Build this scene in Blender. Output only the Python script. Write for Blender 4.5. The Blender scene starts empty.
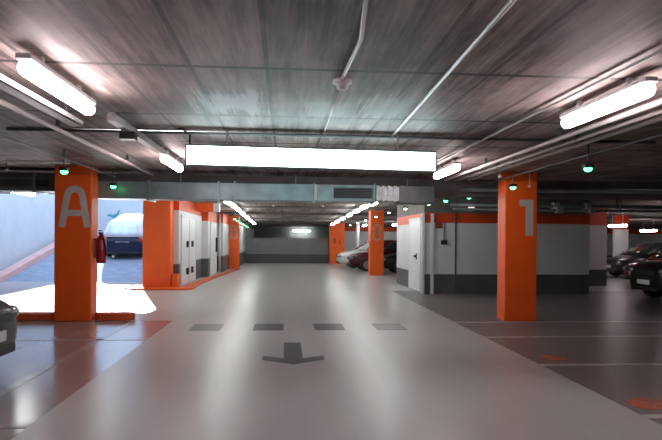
import bpy, bmesh, math, random
from mathutils import Vector, Matrix
random.seed(7)
SC = bpy.context.scene
COL = SC.collection
PI = math.pi

# ------------------------------------------------------------------ materials
def mat(name, col, rough=0.6, metal=0.0, var=0.12, scale=4.0, bump=0.0, emit=None, strength=0.0, coat=0.0, stretch=(1, 1, 1)):
    m = bpy.data.materials.new(name); m.use_nodes = True
    nt = m.node_tree; b = nt.nodes['Principled BSDF']
    tc = nt.nodes.new('ShaderNodeTexCoord'); mp = nt.nodes.new('ShaderNodeMapping')
    mp.inputs['Scale'].default_value = stretch
    nt.links.new(tc.outputs['Object'], mp.inputs[0])
    n = nt.nodes.new('ShaderNodeTexNoise'); n.inputs['Scale'].default_value = scale; n.inputs['Detail'].default_value = 5
    nt.links.new(mp.outputs[0], n.inputs['Vector'])
    r = nt.nodes.new('ShaderNodeValToRGB')
    r.color_ramp.elements[0].position = .3; r.color_ramp.elements[1].position = .7
    r.color_ramp.elements[0].color = [c*(1-var) for c in col]+[1]
    r.color_ramp.elements[1].color = [min(1, c*(1+var)) for c in col]+[1]
    nt.links.new(n.outputs[0], r.inputs[0]); nt.links.new(r.outputs[0], b.inputs['Base Color'])
    b.inputs['Roughness'].default_value = rough; b.inputs['Metallic'].default_value = metal
    b.inputs['Coat Weight'].default_value = coat
    if bump:
        bp = nt.nodes.new('ShaderNodeBump'); bp.inputs['Strength'].default_value = bump; bp.inputs['Distance'].default_value = .02
        nt.links.new(n.outputs[0], bp.inputs['Height']); nt.links.new(bp.outputs[0], b.inputs['Normal'])
    if emit:
        b.inputs['Emission Color'].default_value = list(emit)+[1]; b.inputs['Emission Strength'].default_value = strength
    return m

def math_node(nt, op, a, b=None, c=None):
    n = nt.nodes.new('ShaderNodeMath'); n.operation = op
    for i, v in enumerate((a, b, c)):
        if v is None: continue
        if isinstance(v, (int, float)): n.inputs[i].default_value = v
        else: nt.links.new(v, n.inputs[i])
    return n.outputs[0]

def mix_col(nt, fac, a, b):
    n = nt.nodes.new('ShaderNodeMix'); n.data_type = 'RGBA'
    for s, v in ((n.inputs[0], fac), (n.inputs[6], a), (n.inputs[7], b)):
        if isinstance(v, (int, float)): s.default_value = v
        elif isinstance(v, (tuple, list)): s.default_value = list(v)+[1]
        else: nt.links.new(v, s)
    return n.outputs[2]

def noise(nt, vec, scale, sc=(1, 1, 1), detail=5, rough=.55):
    tc = nt.nodes.new('ShaderNodeMapping'); tc.inputs['Scale'].default_value = sc
    nt.links.new(vec, tc.inputs[0])
    n = nt.nodes.new('ShaderNodeTexNoise'); n.inputs['Scale'].default_value = scale
    n.inputs['Detail'].default_value = detail; n.inputs['Roughness'].default_value = rough
    nt.links.new(tc.outputs[0], n.inputs['Vector'])
    return n.outputs[0]

def ceiling_mat():
    m = bpy.data.materials.new('board marked concrete'); m.use_nodes = True
    nt = m.node_tree; b = nt.nodes['Principled BSDF']
    g = nt.nodes.new('ShaderNodeNewGeometry'); pos = g.outputs['Position']
    s = nt.nodes.new('ShaderNodeSeparateXYZ'); nt.links.new(pos, s.inputs[0]); X, Y = s.outputs[0], s.outputs[1]
    st = math_node(nt, 'ADD', math_node(nt, 'MULTIPLY', noise(nt, pos, 1.0, (11, .55, 1), 6, .7), .65), math_node(nt, 'MULTIPLY', noise(nt, pos, 1.0, (34, 2.2, 1), 4, .7), .35))
    bl = noise(nt, pos, 1.0, (1.2, .8, 1), 5, .6)
    mr = math_node(nt, 'ADD', math_node(nt, 'MULTIPLY', st, .62), math_node(nt, 'MULTIPLY', bl, .38))
    r = nt.nodes.new('ShaderNodeValToRGB'); nt.links.new(mr, r.inputs[0])
    r.color_ramp.elements[0].position = .42; r.color_ramp.elements[0].color = (.10, .079, .074, 1)
    r.color_ramp.elements[1].position = .60; r.color_ramp.elements[1].color = (.52, .43, .405, 1)
    col = r.outputs[0]
    # joints between the shuttering panels: dirty seams
    px = math_node(nt, 'ABSOLUTE', math_node(nt, 'SUBTRACT', math_node(nt, 'FRACT', math_node(nt, 'DIVIDE', math_node(nt, 'ADD', X, 50.54), .56)), .5))
    lx = math_node(nt, 'GREATER_THAN', px, .47)
    py = math_node(nt, 'ABSOLUTE', math_node(nt, 'SUBTRACT', math_node(nt, 'FRACT', math_node(nt, 'DIVIDE', math_node(nt, 'ADD', Y, 51.8-4.45+.875), 1.75)), .5))
    ly = math_node(nt, 'LESS_THAN', math_node(nt, 'ABSOLUTE', math_node(nt, 'SUBTRACT', math_node(nt, 'PINGPONG', math_node(nt, 'ADD', Y, 49-4.45), .875), 0)), .03)
    n2 = noise(nt, pos, 3.0, (1, 1, 1), 3)
    fx = math_node(nt, 'MULTIPLY', lx, math_node(nt, 'ADD', .25, math_node(nt, 'MULTIPLY', n2, .9)))
    col = mix_col(nt, fx, col, (.05, .04, .04))
    col = mix_col(nt, math_node(nt, 'MULTIPLY', ly, .95), col, (.03, .025, .025))
    # pale bluish patches with ragged edges
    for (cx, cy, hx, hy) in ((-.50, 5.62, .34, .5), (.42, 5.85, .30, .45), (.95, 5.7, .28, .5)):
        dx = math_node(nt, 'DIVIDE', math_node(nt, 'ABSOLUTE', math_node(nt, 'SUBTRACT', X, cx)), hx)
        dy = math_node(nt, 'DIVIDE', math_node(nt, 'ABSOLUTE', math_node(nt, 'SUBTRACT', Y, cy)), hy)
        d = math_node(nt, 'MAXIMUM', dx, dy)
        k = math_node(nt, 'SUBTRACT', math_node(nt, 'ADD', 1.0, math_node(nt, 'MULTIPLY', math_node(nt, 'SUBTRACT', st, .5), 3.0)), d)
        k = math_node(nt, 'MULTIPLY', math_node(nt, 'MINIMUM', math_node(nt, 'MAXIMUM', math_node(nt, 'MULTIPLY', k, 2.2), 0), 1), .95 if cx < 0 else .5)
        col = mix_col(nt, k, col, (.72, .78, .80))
    nt.links.new(col, b.inputs['Base Color'])
    b.inputs['Roughness'].default_value = .62
    bp = nt.nodes.new('ShaderNodeBump'); bp.inputs['Strength'].default_value = .5; bp.inputs['Distance'].default_value = .01
    nt.links.new(mr, bp.inputs['Height']); nt.links.new(bp.outputs[0], b.inputs['Normal'])
    return m

def floor_mat(name, c0, c1, rough, spec=.5, bump=.012):
    m = bpy.data.materials.new(name); m.use_nodes = True
    nt = m.node_tree; b = nt.nodes['Principled BSDF']
    g = nt.nodes.new('ShaderNodeNewGeometry'); pos = g.outputs['Position']
    a = noise(nt, pos, .6, (1, .6, 1), 3, .5); f = noise(nt, pos, 60, (1, 1, 1), 3, .6)
    tr = noise(nt, pos, 1.0, (7, .35, 1), 5, .6)
    k = math_node(nt, 'ADD', math_node(nt, 'MULTIPLY', a, .5), math_node(nt, 'ADD', math_node(nt, 'MULTIPLY', f, .2), math_node(nt, 'MULTIPLY', tr, .3)))
    r = nt.nodes.new('ShaderNodeValToRGB'); nt.links.new(k, r.inputs[0])
    r.color_ramp.elements[0].position = .35; r.color_ramp.elements[0].color = list(c0)+[1]
    r.color_ramp.elements[1].position = .65; r.color_ramp.elements[1].color = list(c1)+[1]
    nt.links.new(r.outputs[0], b.inputs['Base Color'])
    rr = math_node(nt, 'ADD', rough-.02, math_node(nt, 'MULTIPLY', a, .04))
    nt.links.new(rr, b.inputs['Roughness'])
    b.inputs['Specular IOR Level'].default_value = spec
    w = noise(nt, pos, 9, (1, 1, 1), 3)
    bp = nt.nodes.new('ShaderNodeBump'); bp.inputs['Strength'].default_value = bump; bp.inputs['Distance'].default_value = .02
    nt.links.new(w, bp.inputs['Height']); nt.links.new(bp.outputs[0], b.inputs['Normal'])
    return m

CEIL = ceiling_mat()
M = dict(
    aisle=floor_mat('light grey epoxy floor', (.37, .352, .345), (.45, .43, .425), .30, .30),
    bay=floor_mat('dark brown grey epoxy floor', (.135, .11, .106), (.19, .157, .15), .36, .25),
    strip=floor_mat('worn brown epoxy strip', (.26, .215, .21), (.32, .27, .265), .19, .42),
    left=floor_mat('brown grey epoxy floor', (.20, .165, .16), (.26, .215, .21), .18, .45),
    pale=floor_mat('pale pink epoxy floor', (.40, .38, .38), (.50, .48, .47), .30, .35),
    tarmac=mat('ramp tarmac', (.28, .31, .39), .8, var=.25, scale=3, bump=.2, stretch=(1, 4, 1)),
    white=mat('white wall paint', (.62, .62, .63), .55, var=.05, scale=2),
    band=mat('dark grey wall paint', (.085, .09, .088), .45, var=.12, scale=2),
    grey=mat('grey wall paint', (.26, .27, .27), .6, var=.1, scale=2),
    upper=mat('bare upper concrete', (.13, .115, .11), .8, var=.2, scale=3),
    orange=mat('orange wall paint', (.82, .108, .008), .45, var=.06, scale=3),
    orange_band=mat('deep orange band paint', (.55, .055, .008), .5, var=.1, scale=2),
    kerb=mat('orange kerb paint', (.62, .09, .02), .5, var=.15, scale=5),
    kerbpink=mat('faded red kerb paint', (.75, .42, .38), .6, var=.1, scale=3),
    letter=mat('grey stencil paint', (.50, .46, .44), .6, var=.08, scale=6),
    mark=mat('grey road paint', (.075, .078, .08), .4, var=.2, scale=14),
    line=mat('worn white line paint', (.40, .36, .355), .4, var=.35, scale=6),
    leftline=mat('very worn line paint', (.30, .26, .255), .25, var=.2, scale=6),
    omark=mat('worn orange floor paint', (.42, .10, .04), .4, var=.5, scale=7),
    galv=mat('galvanised steel', (.27, .34, .36), .42, .7, var=.22, scale=3, stretch=(1, 3, 1)),
    foil=mat('crinkled foil', (.5, .52, .54), .45, .7, var=.15, scale=9, bump=1.0),
    dgalv=mat('dull dark steel', (.14, .16, .16), .5, .5, var=.2, scale=3),
    dark=mat('black plastic', (.015, .016, .018), .5, var=.2, scale=6),
    pipe=mat('grey conduit', (.46, .42, .41), .45, .2, var=.1, scale=3),
    tray=mat('pale steel tray', (.62, .58, .57), .4, .3, var=.1, scale=3),
    lampbody=mat('white lamp body', (.75, .73, .73), .4, var=.04),
    tubepink=mat('pinkish tube glow', (.9, .9, .9), .4, emit=(1, .82, .84), strength=36),
    tubewhite=mat('cool tube glow', (.9, .9, .9), .4, emit=(.93, 1, .97), strength=30),
    tubebay=mat('pink bay tube glow', (.9, .9, .9), .4, emit=(1, .86, .87), strength=30),
    signface=mat('white backlit sign face', (.9, .9, .9), .4, emit=(.72, .97, 1), strength=12),
    green=mat('green indicator glow', (.3, .9, .5), .4, emit=(.10, 1, .30), strength=5),
    white_ind=mat('pale indicator glow', (.8, .9, .85), .4, emit=(.75, 1, .85), strength=5),
    warm=mat('warm bulkhead glow', (.9, .8, .7), .4, emit=(1, .72, .62), strength=1.6),
    red=mat('red extinguisher paint', (.30, .012, .015), .35, var=.1),
    chrome=mat('chrome', (.8, .8, .8), .15, 1.0, var=.03),
    rubber=mat('tyre rubber', (.02, .02, .02), .8, var=.2, scale=20),
    alloy=mat('alloy wheel', (.42, .42, .43), .3, .8, var=.08),
    glass=mat('tinted car glass', (.02, .024, .028), .06, var=.1, coat=.5),
    glareglass=mat('car glass with painted glare', (.75, .78, .8), .08, var=.1, coat=.8),  # sky glare painted into the glass colour
    lens=mat('clear lamp lens', (.30, .31, .33), .15, .3, var=.05, coat=1),
    redlens=mat('red lamp lens', (.35, .01, .01), .15, var=.05, coat=1),
    plate=mat('number plate white', (.75, .76, .76), .4, var=.03),
    teal=mat('teal wall paint', (.06, .34, .36), .5, var=.1),
    door=mat('white door paint', (.70, .70, .71), .4, var=.04),
    faint=mat('faded stencil paint', (.50, .24, .18), .6, var=.1, scale=6),
    signred=mat('dull red sign', (.26, .03, .03), .5, var=.1),
)
def paint(name, c, coat=.15):
    m = mat(name, c, .3, .0, var=.05, scale=2, coat=coat); m.node_tree.nodes['Principled BSDF'].inputs['Specular IOR Level'].default_value = .22; return m
PAINT = dict(black=paint('black car paint', (.012, .012, .014)), navy=paint('navy car paint', (.014, .018, .045)),
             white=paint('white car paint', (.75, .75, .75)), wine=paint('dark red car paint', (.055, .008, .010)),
             red=paint('red car paint', (.22, .018, .022)), grey=paint('dark grey car paint', (.03, .03, .034)))

# ------------------------------------------------------------------ mesh helpers
def bx(bm, x0, x1, y0, y1, z0, z1, mi=0):
    v = [bm.verts.new(p) for p in ((x0,y0,z0),(x1,y0,z0),(x1,y1,z0),(x0,y1,z0),(x0,y0,z1),(x1,y0,z1),(x1,y1,z1),(x0,y1,z1))]
    for f in ((0,3,2,1),(4,5,6,7),(0,1,5,4),(1,2,6,5),(2,3,7,6),(3,0,4,7)):
        bm.faces.new([v[i] for i in f]).material_index = mi
    return v

def prism(bm, pts, h, axis='z', off=0.0, mi=0):
    """extrude a 2-D outline: axis z -> (x,y)+z ; axis y -> (x,z)+y ; axis x -> (y,z)+x"""
    def P(a, b, t):
        return (a, b, t) if axis == 'z' else (a, t, b) if axis == 'y' else (t, a, b)
    A = [bm.verts.new(P(a, b, off)) for a, b in pts]; B = [bm.verts.new(P(a, b, off+h)) for a, b in pts]
    n = len(pts)
    bm.faces.new(A[::-1]).material_index = mi; bm.faces.new(B).material_index = mi
    for i in range(n):
        bm.faces.new((A[i], A[(i+1) % n], B[(i+1) % n], B[i])).material_index = mi

def tube(bm, path, r, n=10, caps=True):
    path = [Vector(p) for p in path]; rings = []
    for i, p in enumerate(path):
        d = (path[min(i+1, len(path)-1)]-path[max(i-1, 0)]).normalized()
        up = Vector((0, 0, 1)) if abs(d.z) < .9 else Vector((1, 0, 0))
        a = d.cross(up).normalized(); b = d.cross(a)
        rad = r[i] if isinstance(r, (list, tuple)) else r
        rings.append([bm.verts.new(p+(a*math.cos(t)+b*math.sin(t))*rad) for t in [2*PI*k/n for k in range(n)]])
    for A, B in zip(rings, rings[1:]):
        for k in range(n):
            bm.faces.new((A[k], A[(k+1) % n], B[(k+1) % n], B[k])).smooth = True
    if caps:
        bm.faces.new(rings[0][::-1]); bm.faces.new(rings[-1])

def ball(bm, c, r, sc=(1, 1, 1), seg=16):
    bmesh.ops.create_uvsphere(bm, u_segments=seg, v_segments=seg//2+2, radius=r,
                              matrix=Matrix.Translation(c) @ Matrix.Diagonal((*sc, 1)))
    for f in bm.faces: f.smooth = True

def ribbon(bm, path, w, t, y):
    """a painted stroke on a wall: path of (x,z), width w, thickness t towards -y, with mitred joins"""
    P = [Vector((a, b)) for a, b in path]; n = len(P); closed = (P[0]-P[-1]).length < 1e-6
    if closed: P = P[:-1]; n -= 1
    L, R = [], []
    for i in range(n):
        a = P[i-1] if (i > 0 or closed) else None; c = P[(i+1) % n] if (i < n-1 or closed) else None
        d1 = (P[i]-a).normalized() if a is not None else (c-P[i]).normalized()
        d2 = (c-P[i]).normalized() if c is not None else d1
        n1 = Vector((-d1.y, d1.x)); n2 = Vector((-d2.y, d2.x)); m = (n1+n2).normalized()
        k = w/2/max(.4, m.dot(n1)); L.append(P[i]+m*k); R.append(P[i]-m*k)
    V = [[bm.verts.new((p.x, yy, p.y)) for p in S] for S in (L, R) for yy in (y-t, y)]
    Lf, Lb, Rf, Rb = V
    for i in range(n if closed else n-1):
        j = (i+1) % n
        bm.faces.new((Lf[i], Lf[j], Rf[j], Rf[i])); bm.faces.new((Lb[j], Lb[i], Rb[i], Rb[j]))
        bm.faces.new((Lf[j], Lf[i], Lb[i], Lb[j])); bm.faces.new((Rf[i], Rf[j], Rb[j], Rb[i]))
    if not closed:
        bm.faces.new((Lf[0], Rf[0], Rb[0], Lb[0])); bm.faces.new((Lf[-1], Lb[-1], Rb[-1], Rf[-1]))

def link(name, bm, mats, parent=None, loc=None, bevel=0, recalc=True):
    if recalc: bmesh.ops.recalc_face_normals(bm, faces=bm.faces[:])
    me = bpy.data.meshes.new(name); bm.to_mesh(me); bm.free()
    for m in (mats if isinstance(mats, (list, tuple)) else [mats]): me.materials.append(m)
    o = bpy.data.objects.new(name, me); COL.objects.link(o)
    if parent is not None: o.parent = parent
    if loc is not None: o.location = loc
    if bevel:
        b = o.modifiers.new('bevel', 'BEVEL'); b.width = bevel; b.segments = 2; b.limit_method = 'ANGLE'
    return o

def NB(): return bmesh.new()
def tag(o, label, cat, group=None):
    o['label'] = label; o['category'] = cat; o['kind'] = 'thing'
    if group: o['group'] = group
    return o
def thing(name, label, cat, loc=(0, 0, 0), rz=0, group=None):
    o = bpy.data.objects.new(name, None); COL.objects.link(o); o.location = loc; o.rotation_euler = (0, 0, rz)
    o.empty_display_size = .1
    return tag(o, label, cat, group)
def struct(name, bm, mats, parent=None, **k):
    o = link(name, bm, mats, parent, **k)
    if parent is None: o['kind'] = 'structure'
    return o
def dup(root, loc, label=None, group=None, rz=None):
    r = root.copy(); COL.objects.link(r); r.location = loc
    if rz is not None: r.rotation_euler = (0, 0, rz)
    if label: r['label'] = label
    if group: r['group'] = group
    for ch in list(root.children):
        c = ch.copy(); COL.objects.link(c); c.parent = r
        for g in list(ch.children):
            d = g.copy(); COL.objects.link(d); d.parent = c
    return r
ORD = ['nearest', 'second', 'third', 'fourth', 'fifth', 'sixth', 'seventh', 'eighth', 'ninth', 'tenth', 'eleventh', 'twelfth']

def zc(y):                      # underside of the ceiling: it dips gently towards the far end
    return 2.75 if y <= 20 else max(2.35, 2.75-(y-20)*.02)

# ------------------------------------------------------------------ the setting
bm = NB()
def quad(x0, x1, y0, y1, mi): bx(bm, x0, x1, y0, y1, -.25, 0, mi)
BL, BR = -2.0, 3.07
quad(BL, BR, -4, 46, 0)
quad(-2.68, BL, -4, 10.98, 2); quad(-9.8, -2.68, -4, 10.98, 4)
quad(-9.8, BL, 10.98, 46, 3)
quad(BR, 24, -4, 17.2, 1); quad(BR, 24, 17.2, 46, 3)
struct('floor', bm, [M['aisle'], M['bay'], M['strip'], M['pale'], M['left']])

bm = NB()
bx(bm, -9.8, 24, -4, 18.5, 2.75, 3.05); bx(bm, -4.5, 24, 18.5, 20, 2.75, 3.05)
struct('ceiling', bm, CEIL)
bm = NB()
prism(bm, [(20, 2.75), (40, 2.35), (46, 2.35), (46, 3.05), (20, 3.05)], 28.5, 'x', -4.5)
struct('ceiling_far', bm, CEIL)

def banded(bm, x0, x1, y0, y1, ztop, zb=.54, zw=1.95, zo=2.22):
    z = 0
    for top, mi in ((zb, 0), (zw, 1), (zo, 2), (ztop, 3)):
        if top > z: bx(bm, x0, x1, y0, y1, z, min(top, ztop), mi); z = top
BM = [M['band'], M['white'], M['orange_band'], M['upper']]

bm = NB(); bx(bm, -10.0, -9.8, -4, 31.2, 0, 4.2); struct('wall_left', bm, M['white'])
bm = NB(); bx(bm, -9.8, -4.5, 31.0, 31.2, 0, 3.7); struct('wall_ramp', bm, M['white'])
bm = NB(); bx(bm, -10, 24.2, -4.2, -4, 0, 3.05); struct('wall_front', bm, M['grey'])
bm = NB(); banded(bm, 24, 24.2, -4, 46, 3.05); struct('wall_right', bm, BM)
bm = NB(); bx(bm, -10, 24.2, 46, 46.2, 0, 3.05); struct('wall_far', bm, M['grey'])
bm = NB(); banded(bm, 3.5, 24, 37, 37.2, 2.41); struct('wall_far_right', bm, BM)
bm = NB(); bx(bm, -2.35, 2.6, 36, 36.25, 0, .54, 0); bx(bm, -2.35, 2.6, 36, 36.25, .54, 1.5, 1)
struct('wall_back', bm, [M['band'], M['grey']])
# ramp core on the left of the aisle: stepped wall
for i, (x0, x1, y0, y1) in enumerate(((-4.05, -3.15, 18.15, 23), (-4.5, -2.9, 23, 26.2), (-4.5, -2.68, 26.2, 30), (-4.5, -2.35, 30, 46))):
    bm = NB(); zt = zc(y1); zm = 2.12 if y0 > 20 else 2.3
    for z0, z1, mi in ((0, .7, 0), (.7, zm, 1), (zm, zt, 2)): bx(bm, x0, x1, y0, y1, z0, z1, mi)
    struct('wall_core_left' if i == 0 else 'wall_core_left_%d' % i, bm, [M['band'], M['white'], M['orange_band']])
# core on the right
bm = NB(); banded(bm, 3.8, 8.5, 16.2, 20.2, 2.75); struct('wall_core_right', bm, BM)
bm = NB(); bx(bm, 3.72, 3.80, 16.12, 16.2, 0, 2.2); bx(bm, 3.98, 4.06, 16.14, 16.2, 0, 2.2)
struct('trim_1', bm, M['white'])
bm = NB(); bx(bm, 4.66, 4.70, 16.18, 16.2, 0, 2.6)
struct('trim_2', bm, M['band'])
# ramp
bm = NB()
S = .19
prism(bm, [(20.4, 0), (27, S*6.6), (31, S*6.6+.05), (31, 0)], 5.3, 'x', -9.8)
struct('floor_ramp', bm, M['tarmac'])
bm = NB()
prism(bm, [(20.0, 0), (20.0, .10), (27, S*6.6+.28), (31, S*6.6+.3), (31, 0)], .35, 'x', -9.55)
struct('trim_3', bm, M['kerbpink'], bevel=.02)
# downstand beams
for i, (y, d) in enumerate(((12.25, .36), (15.0, .09), (18.6, .09), (22.5, .08), (26.5, .08), (31, .08), (36, .08))):
    bm = NB(); z = zc(y)
    bx(bm, -9.8 if y < 18 else -3.1, 24, y, y+.38, z-d, z+.02)
    struct('trim_%d' % (i+4), bm, M['upper'])

# ------------------------------------------------------------------ pillars
def a_path(cx, z0, h, w):
    r = w*.30; pts = [(cx-w/2, z0)]
    for k in range(9):
        t = PI*(1-k/8); pts.append((cx+r*math.cos(t), z0+h-r+r*math.sin(t)))
    return pts+[(cx+w/2, z0)]
def circle(cx, cz, rx, rz, n=20): return [(cx+rx*math.cos(2*PI*k/n), cz+rz*math.sin(2*PI*k/n)) for k in range(n)]+[(cx+rx, cz)]

def pillar(x0, x1, y0, y1, label, glyph=None, h=2.75):
    bm = NB(); cx = (x0+x1)/2
    bx(bm, x0-cx, x1-cx, 0, y1-y0, 0, h)
    p = link('orange_pillar', bm, M['orange'], loc=(cx, y0, 0), bevel=.02)
    tag(p, label, 'pillar', 'orange pillars')
    if glyph:
        b = NB()
        if glyph == 'A':
            ribbon(b, a_path(.03, 1.66, .68, .44), .115, .004, 0); bx(b, -.11, .17, -.0035, 0, 1.86, 1.965)
        elif glyph == '1':
            ribbon(b, [(.155, 1.58), (.155, 2.24)], .14, .004, 0); bx(b, -.035, .088, -.0036, 0, 2.12, 2.24)
        else:
            ribbon(b, circle(0, 1.92, .14, .15), .085, .004, 0); ribbon(b, circle(0, 1.61, .16, .16), .085, .004, 0)
        link('painted_number' if glyph != 'A' else 'painted_letter', b, M['faint' if glyph == '8' else 'letter'], p)
    return p
pA = pillar(-4.06, -3.42, 10.92, 11.30, 'orange pillar with grey letter A and extinguisher on its side', 'A')
pillar(4.03, 4.64, 10.75, 11.15, 'orange pillar with grey number 1 standing in right dark bays', '1')
p2 = pillar(-4.09, -3.30, 17.65, 18.14, 'orange pillar with no number at corner of left ramp wall')
pillar(3.47, 4.03, 24.3, 24.8, 'orange pillar with number 8 beside the dark red car', '8', zc(24.8))
pillar(-2.67, -2.2, 29.0, 29.4, 'narrow orange pillar with faint number at far left wall', '8', zc(29.4))
p = pillar(2.62, 3.5, 35.2, 35.7, 'wide orange pillar at far end beside low grey wall', None, zc(35.7))
for a0, a1, z0, z1 in ((-.2, -.08, 1.2, 1.5), (.12, .2, 1.15, 1.4)):
    b = NB(); bx(b, a0, a1, -.004, 0, z0, z1); link('dark_patch', b, M['signred'], p)

# white pillars with orange tops among the right-hand bays
def white_pillar(x0, x1, y0, y1, label):
    bm = NB(); cx = (x0+x1)/2
    banded(bm, x0-cx, x1-cx, 0, y1-y0, zc(y1)-.02, .54, 2.0, 2.6)
    tag(link('white_pillar', bm, BM, loc=(cx, y0, 0)), label, 'pillar', 'white pillars with orange tops')
white_pillar(10.02, 10.62, 19.1, 19.4, 'white pillar with orange top and dark foot beside right wall block')
white_pillar(14.42, 15.0, 25.2, 25.45, 'smaller white pillar with orange top behind the dark car gap')

# kerbs
def kerb(x0, x1, y0, y1, h, label):
    bm = NB(); r = (y1-y0)/2; pts = []
    for k in range(9): t = -PI/2+PI*k/8; pts.append((x1-r+r*math.cos(t), y0+r+r*math.sin(t)))
    for k in range(9): t = PI/2+PI*k/8; pts.append((x0+r+r*math.cos(t), y0+r+r*math.sin(t)))
    prism(bm, pts, h); return tag(link('kerb', bm, M['kerb'], bevel=.02), label, 'kerb', 'orange kerbs')
kerb(-8.6, -4.07, 11.0, 11.25, .13, 'low orange kerb running left from pillar A')
kerb(-3.41, -2.70, 11.0, 11.25, .13, 'short orange kerb stub running right from pillar A')
bm = NB()
pts = []
for k in range(13): t = PI+PI*k/12; pts.append((-3.6+.98*math.cos(t), 17.55+.35*math.sin(t)))
pts += [(-2.62, 17.64), (-4.58, 17.64)]
prism(bm, pts, .055)
tag(link('kerb_plinth', bm, M['orange'], bevel=.015), 'flat rounded orange plinth at foot of ramp corner pillar', 'plinth')
bm = NB()
up = [(-2.62, 17.7), (-2.66, 19.5), (-2.55, 22), (-2.3, 26), (-2.1, 28.8)]
prism(bm, up+[(-2.3, 28.8), (-2.55, 26), (-2.85, 22), (-3.05, 19.5), (-3.05, 18.0), (-3.05, 17.7)], .03)
tag(link('kerb_strip', bm, M['kerb']), 'long thin orange kerb strip along the left ramp wall', 'kerb')
bm = NB(); bx(bm, -3.28, -3.10, 17.72, 18.1, .0, .42)
tag(link('guard_block', bm, M['orange'], bevel=.02), 'small orange guard block beside ramp corner pillar', 'guard')
bm = NB(); bx(bm, -3.15, -2.55, 21.6, 22.0, 2.42, 2.75, 0); bx(bm, -2.55, -2.35, 21.6, 22.0, 2.42, 2.75, 1)
tag(link('ceiling_beam_stub', bm, [M['orange'], M['white']]), 'short orange beam with white end jutting from left wall top', 'beam')

# doors
def door(name, x, y0, y1, h, side, handles=True):
    """a door leaf in a wall that runs along y; side = +1 faces +x"""
    bm = NB(); bx(bm, min(x, x+side*.03), max(x, x+side*.03), y0, y1, .02, h)
    d = struct(name, bm, M['door'], bevel=.006)
    b = NB(); s = x+side*.03
    for a0, a1, z0, z1 in ((y0-.06, y0, 0, h+.06), (y1, y1+.06, 0, h+.06), (y0-.06, y1+.06, h, h+.06)):
        bx(b, min(x, x+side*.04), max(x, x+side*.04), a0, a1, z0, z1)
    link('door_frame', b, M['white'], d)
    return d
d1 = door('door_1', -3.15, 18.5, 21.3, 2.12, 1)
for yy in (19.35, 20.35):
    for zz in (1.28, .42):
        b = NB(); bx(b, -3.12, -3.06, yy, yy+.16, zz-.10, zz+.10); link('door_handle', b, M['dark'], d1)
b = NB(); bx(b, -3.121, -3.115, 19.88, 19.91, .05, 2.08); link('door_seam', b, M['dark'], d1)
d2 = door('door_2', 3.80, 16.55, 18.0, 2.05, -1)
b = NB(); bx(b, 3.70, 3.77, 16.95, 17.1, .98, 1.04); bx(b, 3.745, 3.77, 16.95, 17.0, .92, 1.10); link('door_handle', b, M['dark'], d2)
d3 = door('door_3', -2.9, 23.6, 25.6, 2.05, 1)
b = NB(); bx(b, -2.87, -2.8, 25.2, 25.4, .9, 1.5); link('door_handle', b, M['dark'], d3)
bm = NB(); tube(bm, [(-2.8, 26.05, 0), (-2.8, 26.05, 2.5)], .05)
tag(link('downpipe', bm, M['white']), 'white vertical pipe on the left ramp wall', 'pipe')
for k, (x, y) in enumerate(((4.25, 35.0), (4.75, 33.4))):
    bm = NB(); tube(bm, [(x, y, 0), (x, y, zc(y)-.01)], .10)  # white columns standing in for brightly lit wall edges
    tag(link('downpipe', bm, M['white']), ('lit wall edge built as white strip between wide orange pillar and number 8 pillar, farther one',
        'lit wall edge built as white strip just left of number 8 pillar, behind dark red car')[k], 'pipe', 'lit edge strips behind the far cars')

# fittings on the right core wall
t = thing('switch_box', 'small dark box at end of vertical conduit on right grey wall', 'switch', (4.35, 16.2, 1.42))
b = NB(); bx(b, -.08, .08, -.07, 0, -.06, .06); link('box', b, M['dark'], t, bevel=.01)
b = NB(); tube(b, [(0, -.02, .06), (0, -.02, .55)], .012); link('conduit', b, M['band'], t)
bm = NB(); bx(bm, 4.12, 4.32, 16.185, 16.2, 1.80, 1.97)
tag(link('wall_sign', bm, M['signred'], bevel=.004), 'small dull red square sign high on right grey wall', 'sign')
t = thing('bulkhead_light', 'dim warm bulkhead light under ceiling on right wall block', 'light', (5.1, 16.2, 2.36))
b = NB(); ball(b, (0, -.05, 0), .08, (1.2, .6, .8)); link('lens', b, M['warm'], t)
b = NB(); bx(b, -.12, .12, -.04, 0, -.09, .09); link('wall_mount', b, M['dgalv'], t, bevel=.01)

# fire extinguisher on pillar A
t = thing('fire_extinguisher', 'dark red fire extinguisher hanging on right side of pillar A', 'fire extinguisher', (-3.30, 11.1, 1.02))
b = NB(); tube(b, [(0, 0, 0), (0, 0, .02), (0, 0, .42), (0, 0, .49), (0, 0, .52)], [.075, .085, .085, .05, .03], 16); link('cylinder', b, M['red'], t)
b = NB(); bx(b, -.025, .025, -.09, .04, .52, .56); bx(b, -.02, .02, -.11, .02, .575, .595); link('handle', b, M['dark'], t)
b = NB(); tube(b, [(0, -.04, .54), (.05, -.10, .50), (.085, -.08, .36), (.095, -.03, .14)], .013, 8); link('hose', b, M['dark'], t)
b = NB(); bx(b, -.12, -.07, -.03, .03, .1, .45); link('mounting_bracket', b, M['dgalv'], t)

# bird mark on the ramp wall
bm = NB()
bird = [(-.36, .0), (-.10, -.10), (.10, -.26), (.20, -.05), (.34, .34), (.12, .08), (-.04, .02), (-.18, .06)]
prism(bm, [(-8.62+a, 2.58+c) for a, c in bird], .012, 'y', 30.988)
tag(link('bird_sign', bm, M['teal']), 'teal bird shaped emblem on bright ramp end wall', 'emblem')

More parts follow.
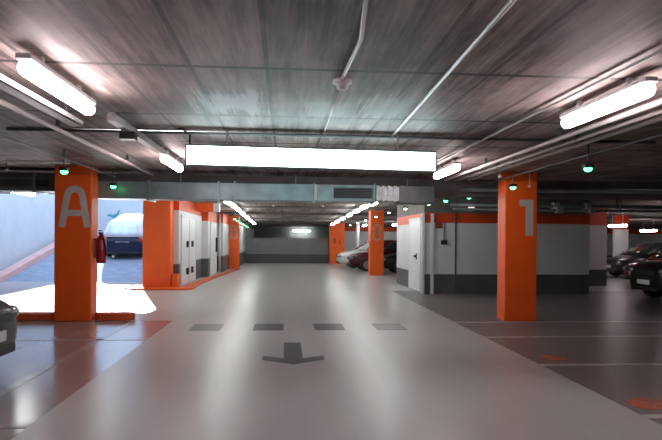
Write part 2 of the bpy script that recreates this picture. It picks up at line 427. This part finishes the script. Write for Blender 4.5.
# ------------------------------------------------------------------ floor paint
for i, x in enumerate((-1.54, -.51, .50, 1.53)):
    bm = NB(); bx(bm, x, x+.5, 9.78, 10.5, -.002, .003)
    tag(link('painted_dash', bm, M['mark']), ('grey floor dash, leftmost of the row of four', 'grey floor dash, second from left in the row of four',
        'grey floor dash, third from left in the row of four', 'grey floor dash, rightmost of the row of four')[i], 'floor marking', 'grey dashes across the aisle')
bm = NB()
prism(bm, [(-.005, 8.62), (.235, 8.62), (.235, 7.50), (.50, 7.66), (.50, 7.42), (.115, 7.14), (-.27, 7.42), (-.27, 7.66), (-.005, 7.50)], .005, 'z', -.002)
tag(link('painted_arrow', bm, M['mark']), 'grey arrow painted on the aisle floor pointing at the viewer', 'floor marking')
for i, (x0, x1, y) in enumerate(((3.07, 9.5, 9.03), (3.07, 9.5, 6.98), (3.07, 9.5, 10.66), (3.07, 9.5, 4.9), (-8.5, -2.0, 8.95), (-8.5, -2.0, 4.9))):
    bm = NB(); bx(bm, x0, x1, y-.055, y+.055, -.002, .003)
    tag(link('bay_line', bm, M['line'] if i < 4 else M['leftline']), ('pale bay line on right dark floor in front of pillar 1', 'pale bay line on right dark floor between two orange patches',
        'pale bay line at foot of pillar 1', 'pale bay line on right dark floor lowest in view', 'pale bay line on left floor in front of pillar A', 'pale bay line on left floor under near black car')[i], 'floor marking', 'parking bay lines')
bm = NB(); bx(bm, -2.73, -2.63, 4.5, 10.95, -.002, .003)
tag(link('bay_line', bm, M['leftline']), 'pale lengthwise line along left bay fronts', 'floor marking', 'parking bay lines')
for i, (x0, x1, y0, y1) in enumerate(((3.12, 3.62, 5.05, 5.5), (3.25, 3.62, 7.2, 7.6))):
    bm = NB(); n = 14
    prism(bm, [((x0+x1)/2+(x1-x0)/2*math.cos(2*PI*k/n)*random.uniform(.75, 1.1), (y0+y1)/2+(y1-y0)/2*math.sin(2*PI*k/n)*random.uniform(.75, 1.1)) for k in range(n)], .004, 'z', -.002)
    tag(link('orange_floor_patch', bm, M['omark']), ('worn orange paint patch on dark floor at lower right', 'faint orange paint patch on dark floor below pillar 1')[i], 'floor marking', 'worn orange floor patches')

# ------------------------------------------------------------------ lamps
def tube_light(L=1.36, mt='tubepink', hang=0):
    t = thing('ceiling_tube_light', 'x', 'ceiling light')
    b = NB(); bx(b, -.05, .05, -L/2, L/2, .045, .085); bx(b, -.02, .02, -L*.3, -L*.3+.04, .085, .15); bx(b, -.02, .02, L*.3-.04, L*.3, .085, .15)
    if hang:
        for y in (-L*.3, L*.3): tube(b, [(0, y, .15), (0, y, hang)], .012, 6)
    link('housing', b, M['lampbody'], t, bevel=.008)
    b = NB(); R_ = .057
    ys = [(-L/2, .15), (-L/2+.012, .6), (-L/2+.04, .9), (-L/2+.08, 1), (L/2-.08, 1), (L/2-.04, .9), (L/2-.012, .6), (L/2, .15)]
    tube(b, [(0, y, 0) for y, _ in ys], [R_*q for _, q in ys], 16)
    link('diffuser', b, M[mt], t)
    for s in (-1, 1):
        b = NB(); bx(b, -.045, .045, s*(L/2-.09)-.02, s*(L/2-.09)+.02, .03, .09); link('end_clip', b, M['lampbody'], t)
    return t
lp = tube_light(1.36, 'tubepink'); lw = tube_light(1.36, 'tubewhite'); lb = tube_light(1.36, 'tubebay', .55); lh = tube_light(1.36, 'tubewhite', .31)
used = set()
def place(proto, x, y, label, group, rz=0, dz=.15):
    z = zc(y)-dz-(.05 if y > 16 and dz == .15 else 0)
    if proto not in used:
        used.add(proto); proto.location = (x, y, z); proto.rotation_euler = (0, 0, rz); proto['label'] = label; proto['group'] = group; return proto
    return dup(proto, (x, y, z), label, group, rz)
LEFT = [0.2, 4.7, 9.2, 13.6, 15.7, 17.8, 19.9, 22.0, 24.4, 27.2, 30, 33]
for i, y in enumerate(LEFT):
    lab = 'tube light overhead behind viewer on left row' if i == 0 else 'glowing tube light, %s along the left row over the aisle' % ORD[i-1]
    place(lp if i < 3 else lw, -1.70, y, lab, 'tube lights of the left row')
RIGHT = [0.3, 4.8, 9.65, 13.7, 15.7, 17.8, 19.9, 22.0, 24.4, 27.2, 30, 33]
for i, y in enumerate(RIGHT):
    lab = 'tube light overhead behind viewer on right row' if i == 0 else 'glowing tube light, %s along the right row over the aisle' % ORD[i-1]
    place(lp if i < 3 else lw, 2.62, y, lab, 'tube lights of the right row')
for x, y, lab in ((-5.6, 13.2, 'tube light over ramp bay left of pillar A'), (-4.0, 13.9, 'tube light over ramp bay between pillar A and the next pillar'),
                  (6.0, 27.5, 'tube light over far bays right of number 8 pillar'), (6.1, 33.0, 'tube light over far bays behind number 8 pillar'),
                  (13.8, 24.0, 'bright tube light over far right bays, left one of two'), (18.3, 29.0, 'bright tube light over far right bays, right one of two'),
                  (12.6, 17.5, 'tube light over right bays above the red car'), (15.2, 21.2, 'unseen tube light added to brighten right bays beyond the dark grey car'), (4.6, 34.6, 'tube light added to brighten far walls left of number 8 pillar')):  # last two lamps are added to brighten the right bays and far walls
    place(lb if x in (13.8, 18.3) else lp if x > 8 else lh if x < 0 else lw, x, y, lab, 'tube lights over the bays', 0, .31 if x < 0 else .55 if x in (13.8, 18.3) else .15)
t = dup(lw, (1.25, 45.5, 2.05), 'wide glowing light behind the low grey end wall', 'tube lights over the bays', PI/2)

# backlit blank sign hung across the aisle
t = thing('lightbox_sign', 'long blank white backlit sign hanging across the aisle', 'sign', (.325, 7.0, 2.425), .03)
t.rotation_euler.y = .006
b = NB(); bx(b, -1.445, 1.445, -.055, .06, -.108, .108); link('face', b, M['signface'], t)
b = NB()
for z0, z1 in ((-.122, -.106), (.106, .122)): bx(b, -1.46, 1.46, -.065, .065, z0, z1)
for x0, x1 in ((-1.46, -1.443), (1.443, 1.46)): bx(b, x0, x1, -.065, .065, -.122, .122)
link('frame', b, M['dgalv'], t)
for x in (-1.0, 1.0):
    b = NB(); tube(b, [(x, 0, .12), (x, 0, .325)], .008, 6); link('hanger', b, M['pipe'], t)
b = NB(); tube(b, [(-1.42, 0, .115), (-1.42, .01, .24), (-1.5, .03, .30), (-1.62, .05, .325)], .012, 6); link('cable', b, M['dark'], t)

# ------------------------------------------------------------------ ventilation duct
t = thing('air_duct', 'galvanised rectangular air duct crossing above the aisle behind the sign', 'duct', (0, 11.42, 0))
b = NB(); bx(b, -3.5, 1.72, 0, .55, 2.21, 2.53); link('duct_body', b, M['galv'], t, bevel=.006)
b = NB(); bx(b, -8.6, -3.5, 0, .55, 2.33, 2.60); link('duct_branch', b, M['dgalv'], t, bevel=.006)
for x in (-6.6, -4.6, -2.55, -1.25, -.95, .55, 1.7):
    b = NB(); q = .12 if x < -3.5 else 0; bx(b, x-.02, x+.02, -.03, .58, 2.18+q, 2.56+q*.6); link('flange', b, M['galv'], t)
b = NB(); bx(b, .55, .60, -.04, -.005, 2.22, 2.52); link('highlight_strip', b, M['lampbody'], t)  # white strip stands in for a bright highlight on the duct
for x0, x1, z0, z1 in ((.92, 1.66, 2.27, 2.47), (-5.2, -4.35, 2.41, 2.53)):
    g = NB(); bx(g, x0, x1, -.015, -.002, z0, z1); gr = link('vent_grille', g, M['dark'], t)
    s = NB(); k = z0+.02
    while k < z1-.01: bx(s, x0+.01, x1-.01, -.022, -.012, k, k+.008); k += .032
    link('slats', s, M['dgalv'], gr)
b = NB(); n = 16
for i in range(8):
    x = 1.74+i*.056; r = .0 if i % 2 else .02
    bx(b, x, x+.056, -.0-r, .55+r, 2.24-r, 2.50+r)
link('flexible_collar', b, M['foil'], t)
b = NB(); bx(b, 2.19, 2.88, 0, .55, 2.19, 2.53); link('end_box', b, M['dgalv'], t, bevel=.01)
for x in (-5.6, -2.0, .2, 2.4):
    b = NB(); tube(b, [(x, .27, 2.5), (x, .27, 2.75)], .008, 6); link('hanger', b, M['pipe'], t)

# ------------------------------------------------------------------ pipes and conduits
def pipe(path, r, label, m='pipe', clips=None, name='ceiling_conduit'):
    bm = NB(); tube(bm, path, r, 8); o = link(name, bm, M[m]); tag(o, label, 'pipe', 'pipes under the ceiling')
    for c in clips or ():
        b = NB(); bx(b, c[0]-.02, c[0]+.02, c[1]-.015, c[1]+.015, c[2]-.02, 2.75); link('clip', b, M['dgalv'], o)
    return o
pipe([(.62, -3.9, 2.735), (.40, 3.0, 2.735), (.46, 3.7, 2.735), (.43, 4.62, 2.735)], .014, 'thin conduit running to the ceiling detector over the aisle')
pipe([(.44, 4.78, 2.74), (.45, 7.1, 2.74)], .008, 'thin pale wire beyond the ceiling detector', 'tray')
pipe([(1.10, -3.9, 2.735), (1.16, 3.0, 2.735), (1.27, 7.1, 2.735)], .015, 'long conduit on the ceiling right of the detector', 'tray')
pipe([(-3.2, 7.17, 2.73), (4.6, 7.17, 2.73)], .018, 'dark pipe crossing the ceiling above the sign', 'dgalv')
for x, z, r, lab, m in ((2.40, 2.72, .012, 'thin cable beside the right tube lights', 'pipe'), (3.06, 2.64, .028, 'conduit right of the right tube lights, innermost of three', 'tray'),
                     (3.26, 2.63, .022, 'conduit right of the right tube lights, middle of three', 'tray'), (3.50, 2.65, .026, 'conduit right of the right tube lights, outermost of three', 'tray')):
    pipe([(x, -3.9, z), (x, 4, z), (x, 11.3, z)], r, lab, m, [(x, yy, z) for yy in (1.5, 4, 6.5, 9)] if z < 2.7 else None)
pipe([(-2.42, -3.9, 2.64), (-2.42, 4, 2.64), (-2.42, 11.2, 2.64)], .025, 'pale conduit left of the left tube lights', 'tray', [(-2.42, yy, 2.64) for yy in (1.5, 4, 6.6, 9.4)])
bm = NB(); bx(bm, -2.05, -1.93, -3.9, 5.9, 2.55, 2.56); bx(bm, -2.05, -2.04, -3.9, 5.9, 2.55, 2.60); bx(bm, -1.94, -1.93, -3.9, 5.9, 2.55, 2.60)
o = tag(link('cable_tray', bm, M['tray']), 'pale cable tray beside the near left tube light', 'cable tray')
for y in (.5, 3, 5.6):
    b = NB(); bx(b, -2.0, -1.98, y, y+.03, 2.55, 2.75); link('hanger', b, M['dgalv'], o)
bm = NB(); bx(bm, -1.74, -1.66, 6.0, 8.45, 2.63, 2.70)
o = tag(link('mounting_rail', bm, M['pipe']), 'grey mounting rail between the near left tube lights', 'rail')
b = NB(); bx(b, -1.78, -1.62, 6.58, 6.72, 2.55, 2.63); link('junction_box', b, M['dark'], o)
for y in (6.2, 8.3):
    b = NB(); bx(b, -1.715, -1.685, y, y+.03, 2.70, 2.75); link('hanger', b, M['dgalv'], o)
for y, z, r, lab in ((15.7, 2.42, .05, 'thick pipe crossing in front of right wall block, upper'), (15.5, 2.30, .035, 'thinner pipe crossing in front of right wall block, lower')):
    o = pipe([(4.4, y, z), (14, y, z), (23.8, y, z)], r, lab, 'dgalv', [(x, y, z) for x in (6, 9, 12, 15)])
    for x in (7.2, 8.1, 10.4):
        b = NB(); bx(b, x, x+.16, y-.09, y+.09, z-.07, z+.09); link('valve', b, M['pipe'], o)
pipe([(-9.7, 9.2, 2.60), (-3.2, 9.2, 2.60)], .02, 'grey pipe crossing the ceiling left of pillar A')
pipe([(3.6, 12.0, 2.52), (14, 12.0, 2.52), (23.8, 12.0, 2.52)], .05, 'dark pipe crossing behind pillar 1 under the ceiling', 'dgalv')

# ------------------------------------------------------------------ small ceiling fittings
t = thing('smoke_detector', 'white ceiling detector over the aisle at end of thin conduit', 'detector', (.44, 4.70, 2.75))
b = NB(); tube(b, [(0, 0, 0), (0, 0, -.03), (0, 0, -.035)], [.075, .075, .055], 16); link('base', b, M['lampbody'], t)
b = NB(); tube(b, [(0, 0, -.03), (0, 0, -.07), (0, 0, -.085)], [.05, .045, .02], 16); link('head', b, M['lampbody'], t)

def pendant(x, y, z, label, m='lampbody'):
    t = thing('pendant_sprinkler', label, 'sprinkler', (x, y, zc(y)), 0, 'pendant fittings under the ceiling')
    h = zc(y)-z
    b = NB(); tube(b, [(0, 0, 0), (0, 0, -h)], .010, 6); link('rod', b, M['pipe'], t)
    b = NB(); tube(b, [(0, 0, -h+.01), (0, 0, -h-.02), (0, 0, -h-.035)], [.02, .032, .012], 10); link('head', b, M[m], t)
pendant(4.34, 10.4, 2.47, 'thin rod with small white head hanging above pillar 1')
pendant(3.62, 9.9, 2.58, 'small white head hanging at end of right conduits')
pendant(6.25, 8.3, 2.50, 'small pale pendant beside the right green light')
pendant(-4.55, 10.2, 2.60, 'small pale pendant left of pillar A top')
pendant(-.35, 17.6, 2.45, 'small pendant under ceiling beyond the duct, left one')
pendant(1.10, 17.6, 2.45, 'small pendant under ceiling beyond the duct, right one')
t = thing('smoke_detector', 'flat white ceiling detector beyond the duct', 'detector', (.40, 16.5, 2.75))
b = NB(); tube(b, [(0, 0, 0), (0, 0, -.1)], .02, 8); link('stem', b, M['lampbody'], t)
b = NB(); tube(b, [(0, 0, -.1), (0, 0, -.14)], [.16, .13], 14); link('head', b, M['lampbody'], t)

def indicator(mt):
    t = thing('bay_indicator', 'x', 'indicator light')
    b = NB(); tube(b, [(0, 0, .05), (0, 0, .30)], .012, 6); link('hanger', b, M['dgalv'], t)
    b = NB(); bx(b, -.06, .06, -.05, .05, .0, .05); link('housing', b, M['dark'], t, bevel=.01)
    b = NB(); ball(b, (0, 0, -.01), .052, (1, 1, .75)); link('lens', b, M[mt], t)
    return t
ig = indicator('green'); iw = indicator('white_ind')
ri = [(6.20, 9.9), (3.83, 7.35), (3.95, 10.17), (3.96, 12.7), (3.80, 14.0), (3.70, 15.3), (3.6, 17.8), (3.55, 20.4), (3.5, 23.0), (3.45, 25.6), (3.4, 28.2), (3.35, 30.8)]
for i, (x, y) in enumerate(ri[1:]):
    place(ig if i < 4 else iw, x, y, 'hanging bay indicator light, %s along the right row' % ORD[i], 'bay indicator lights of the right row', dz=.33)
for i, (x, y) in enumerate(((-3.11, 8.72), (-3.12, 11.17))):
    place(ig, x, y, ('green bay indicator light hanging in front of pillar A top', 'green bay indicator light hanging just right of pillar A top')[i], 'bay indicator lights near pillar A', dz=.33)
for i, y in enumerate((24, 25.5, 27, 28.4, 29.8, 31.2, 32.6)):
    place(ig, -2.0, y, 'tiny green indicator light along far left wall, %s of seven' % ORD[i], 'green indicators along the far left wall', dz=.42)
pipe([(-3.12, 11.3, 2.60), (-3.12, 8.0, 2.60), (-3.12, -3.9, 2.60)], .012, 'thin conduit carrying the left indicator lights', 'dgalv')
pipe([(3.95, 12.1, 2.60), (3.88, 8.0, 2.60), (3.85, -3.9, 2.60)], .012, 'thin conduit carrying the right indicator lights', 'dgalv')

# ------------------------------------------------------------------ cars
def loft(bm, rings):
    V = [[bm.verts.new(p) for p in r] for r in rings]; n = len(V[0])
    for A, B in zip(V, V[1:]):
        for k in range(n): bm.faces.new((A[k], A[(k+1) % n], B[(k+1) % n], B[k]))
    bm.faces.new(V[0][::-1]); bm.faces.new(V[-1])

def evaluated(o):
    dg = bpy.context.evaluated_depsgraph_get(); dg.update()
    me = bpy.data.meshes.new_from_object(o.evaluated_get(dg)); o.modifiers.clear(); o.data = me

def car(kind, label, loc, rz, col, L=4.1, W=1.74, H=1.46, glass='glass', group=None, suv=0.0, top=None):
    t = thing(kind, label, 'car', loc, rz, group)
    hw = W/2; k = H/1.46; g = suv
    st = [(-.500, .36, .66, .70), (-.488, .26, .84, .86), (-.45, .21, .93, .95), (-.36, .19, .95, .99), (-.15, .19, .94, 1), (.10, .19, .93, 1), (.24, .19, .92, .99),
          (.30, .19, .90, .985), (.40, .20, .82+g, .955), (.455, .21, .76+g, .90), (.487, .24, .68+g, .80), (.5, .34, .55+g*.6, .62)]
    rings = []
    for tx, zb, zt, w in st:
        zb *= k; zt *= k; w *= hw; x = tx*L; d = zt-zb
        half = [(0, zb), (.55*w, zb), (.86*w, zb+.02), (.975*w, zb+.18*d), (w, zb+.50*d), (.965*w, zb+.80*d), (.86*w, zt-.03), (.6*w, zt), (0, zt+.015)]
        rings.append([(x, y, z) for y, z in half]+[(x, -y, z) for y, z in half[-2:0:-1]])
    bm = NB(); loft(bm, rings); bmesh.ops.recalc_face_normals(bm, faces=bm.faces[:])
    for f in bm.faces: f.smooth = True
    body = link('body', bm, PAINT[col], t)
    sm = body.modifiers.new('s', 'SUBSURF'); sm.levels = 2; sm.render_levels = 2
    wr = .31*k; ax = .30*L; cutters = []
    for wx in (-ax, ax*1.02):
        c = NB(); tube(c, [(wx, -hw-.2, wr), (wx, -hw+.26, wr)], wr+.045, 24); tube(c, [(wx, hw-.26, wr), (wx, hw+.2, wr)], wr+.045, 24)
        co = link('cut', c, M['dark']); cutters.append(co)
        bo = body.modifiers.new('b', 'BOOLEAN'); bo.object = co; bo.operation = 'DIFFERENCE'; bo.solver = 'EXACT'
    evaluated(body)
    for co in cutters: bpy.data.objects.remove(co)
    # cabin
    zb = .90*k; zr = H; x0b, x1b = -.475*L, .285*L; x0r, x1r = -.385*L, .075*L; wb, wr_ = .925*hw, .70*hw
    rows = []
    for s in (0, .35, .7, .92, 1.0):
        e = s-.06*math.sin(PI*s); xa = x0b+(x0r-x0b)*(s**1.2); xb = x1b+(x1r-x1b)*s; w = wb+(wr_-wb)*(s**1.35)
        if s == 1.0: xa += .07; xb -= .07; w -= .06
        z = zb+(zr-.03-zb)*s if s < 1 else zr-.015
        rows.append((xa, xb, w, z))
    bm = NB(); rr = []
    for xa, xb, w, z in rows:
        cx = (xa+xb)/2
        rr.append([(xa, -w*.86, z), (xa+.10, -w*.97, z), (cx, -w, z), (xb-.16, -w*.97, z), (xb, -w*.84, z), (xb+.04, 0, z), (xb, w*.84, z), (xb-.16, w*.97, z), (cx, w, z), (xa+.10, w*.97, z), (xa, w*.86, z), (xa-.03, 0, z)])
    loft(bm, rr)
    for f in bm.faces: f.smooth = True
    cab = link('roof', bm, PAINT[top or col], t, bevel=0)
    # glass panels laid just proud of the cabin
    def at_row(s):
        for (s0, A), (s1, B) in zip(zip((0, .35, .7, .92), rows), zip((.35, .7, .92, 1), rows[1:])):
            if s <= s1: q = (s-s0)/(s1-s0); return [a+(b-a)*q for a, b in zip(A, B)]
    def panel(name, f, ss=(.10, .35, .7, .86), uu=(0, .25, .5, .75, 1)):
        b = NB(); G = [[b.verts.new(f(at_row(s), u)) for u in uu] for s in ss]
        for A, B in zip(G, G[1:]):
            for i in range(len(uu)-1): b.faces.new((A[i], A[i+1], B[i+1], B[i])).smooth = True
        o = link(name, b, M[glass], t); so = o.modifiers.new('t', 'SOLIDIFY'); so.thickness = .012; so.offset = 0
    d = .012
    def wind(r, u): w = r[2]*.80; v = 2*u-1; return (r[1]+.04*(1-abs(v))+d, w*v, r[3]+d*.6)
    def rearw(r, u): w = r[2]*.78; v = 2*u-1; return (r[0]-.03*(1-abs(v))-d, w*v, r[3]+d*.3)
    panel('windscreen', wind); panel('rear_window', rearw)
    for sd in (-1, 1):
        for a, b_ in ((.06, .40), (.44, .92)):
            def side(r, u, sd=sd, a=a, b_=b_):
                xa, xb = r[0]+.16, r[1]-.20; x = xa+(xb-xa)*(a+(b_-a)*u); cx = (r[0]+r[1])/2
                q = abs(x-cx)/max(.01, ((r[1]-.16)-cx) if x > cx else (cx-(r[0]+.10)))
                return (x, sd*(r[2]*(1-.03*min(1, q))+d*.9), r[3])
            panel('side_window', side, (.14, .35, .7, .84))
    # wheels
    for wx in (-ax, ax*1.02):
        for sd in (-1, 1):
            b = NB(); y0 = hw-.20; ys = [y0, y0+.02, y0+.16, y0+.19]
            tube(b, [(wx, sd*y, wr) for y in ys], [wr-.03, wr, wr, wr-.035], 28); w = link('wheel', b, M['rubber'], t)
            b = NB(); tube(b, [(wx, sd*(hw-.02), wr), (wx, sd*(hw-.005), wr)], [wr*.62, wr*.60], 24); rim = link('rim', b, M['alloy'], w)
    # lamps, grille, plates
    hx = .472*L; hz = (.66+g*.85)*k
    for sd in (-1, 1):
        b = NB(); ball(b, (hx, sd*.70*hw, hz-.06), .13, (.75, 1.1, .62)); link('headlight', b, M['lens'], t)
        b = NB(); ball(b, (-.470*L, sd*.76*hw, .78*k), .12, (.7, .8, 1.2)); link('tail_light', b, M['redlens'], t)
        b = NB(); ball(b, (.20*L, sd*(hw+.06), .98*k), .09, (.6, 1, .75)); link('wing_mirror', b, PAINT[col], t)
        b = NB(); bx(b, .484*L, .494*L, min(sd*.40*hw, sd*.62*hw), max(sd*.40*hw, sd*.62*hw), .30*k, .36*k); link('fog_lamp', b, M['lens'], t)
        for hxx in (-.07*L, .14*L):
            b = NB(); y = sd*(hw*.985); bx(b, hxx-.11, hxx+.07, min(y, y+sd*.03), max(y, y+sd*.03), .80*k, .83*k); link('door_handle', b, PAINT[col], t, bevel=.006)
    b = NB(); bx(b, .47*L, .5*L+.004, -.50*hw, .50*hw, .54*k+g*.7, .62*k+g*.8); link('grille', b, M['dark'], t, bevel=.008)
    for a0, a1, c, z1 in ((.46*L, .5*L+.002, .60, .34), (-.5*L+.005, -.46*L, .66, .36)):
        b = NB(); bx(b, a0, a1, -c*hw, c*hw, .24*k, z1*k); link('bumper', b, M['dark'], t, bevel=.02)
    for x, s in ((.5*L, 1), (-.492*L, -1)):
        b = NB(); zz = .40*k if s > 0 else .62*k; bx(b, min(x, x+s*.015), max(x, x+s*.015), -.26, .26, zz, zz+.11); link('number_plate', b, M['plate'], t)
    return t
car('parked_car', 'black car parked at left edge with only its nose showing', (-4.98, 6.30, 0), 0, 'black', suv=.06)
car('parked_car', 'dark navy car with glare painted on roof seen on the bright ramp between two pillars', (-6.2, 25.6, .97), PI/2, 'navy', glass='glareglass', top='white').rotation_euler = (math.atan(.19)*0, -math.atan(.19), PI/2)  # white roof and pale glass stand in for glare over the cabin
car('parked_car', 'dark red car parked beside number 8 pillar', (5.0, 28.0, 0), PI, 'wine')
car('parked_car', 'white car parked behind dark red car at far right of aisle', (4.75, 31.0, 0), PI, 'white')
car('parked_car', 'black car hidden mostly behind number 8 pillar', (6.15, 25.9, 0), PI, 'black')
car('parked_car', 'black car parked at far right edge nearest of the right cars', (11.05, 14.45, 0), PI, 'black', W=1.8, H=1.52, suv=.14)
car('parked_car', 'red car parked behind the black car at right edge', (13.3, 18.6, 0), PI, 'red', H=1.42)
car('parked_car', 'dark grey car glimpsed between the two white pillars', (15.2, 23.6, 0), PI, 'grey')

# ------------------------------------------------------------------ daylight on the ramp
w = bpy.data.worlds.new('World'); SC.world = w; w.use_nodes = True
nt = w.node_tree; bg = nt.nodes['Background']
bg.inputs[0].default_value = (.48, .68, 1.0, 1); bg.inputs[1].default_value = 2.7
sun = bpy.data.lights.new('sun', 'SUN'); sun.energy = 13; sun.angle = .02; sun.color = (1, .95, .93)
so = bpy.data.objects.new('sun', sun); COL.objects.link(so)
el = math.radians(23.5); dirv = Vector((.26, -math.cos(el), -math.sin(el)))
so.rotation_euler = dirv.to_track_quat('-Z', 'Y').to_euler(); so.location = (-6, 40, 12)

# ------------------------------------------------------------------ camera
cam = bpy.data.cameras.new('camera'); co = bpy.data.objects.new('camera', cam); COL.objects.link(co); SC.camera = co
th = math.atan(46/600); r = .008
F = Vector((math.sin(th), math.cos(th), 0)); R0 = Vector((math.cos(th), -math.sin(th), 0)); U0 = Vector((0, 0, 1))
R = R0*math.cos(r)+U0*math.sin(r); U = U0*math.cos(r)-R0*math.sin(r)
mx = Matrix.Identity(4)
for i in range(3): mx[i][0] = R[i]; mx[i][1] = U[i]; mx[i][2] = -F[i]
mx.translation = Vector((0, 0, 1.5)); co.matrix_world = mx
cam.sensor_width = 36; cam.lens = 600/662*36; cam.shift_y = 18.4/662; cam.clip_end = 200
vs = SC.view_settings
SC.display_settings.display_device = 'sRGB'
vs.view_transform = 'Standard'; vs.look = 'None'; vs.exposure = 0; vs.gamma = 1; vs.use_curve_mapping = False
SC.cycles.use_denoising = True
SC.cycles.max_bounces = 8; SC.cycles.diffuse_bounces = 4; SC.cycles.sample_clamp_indirect = 6
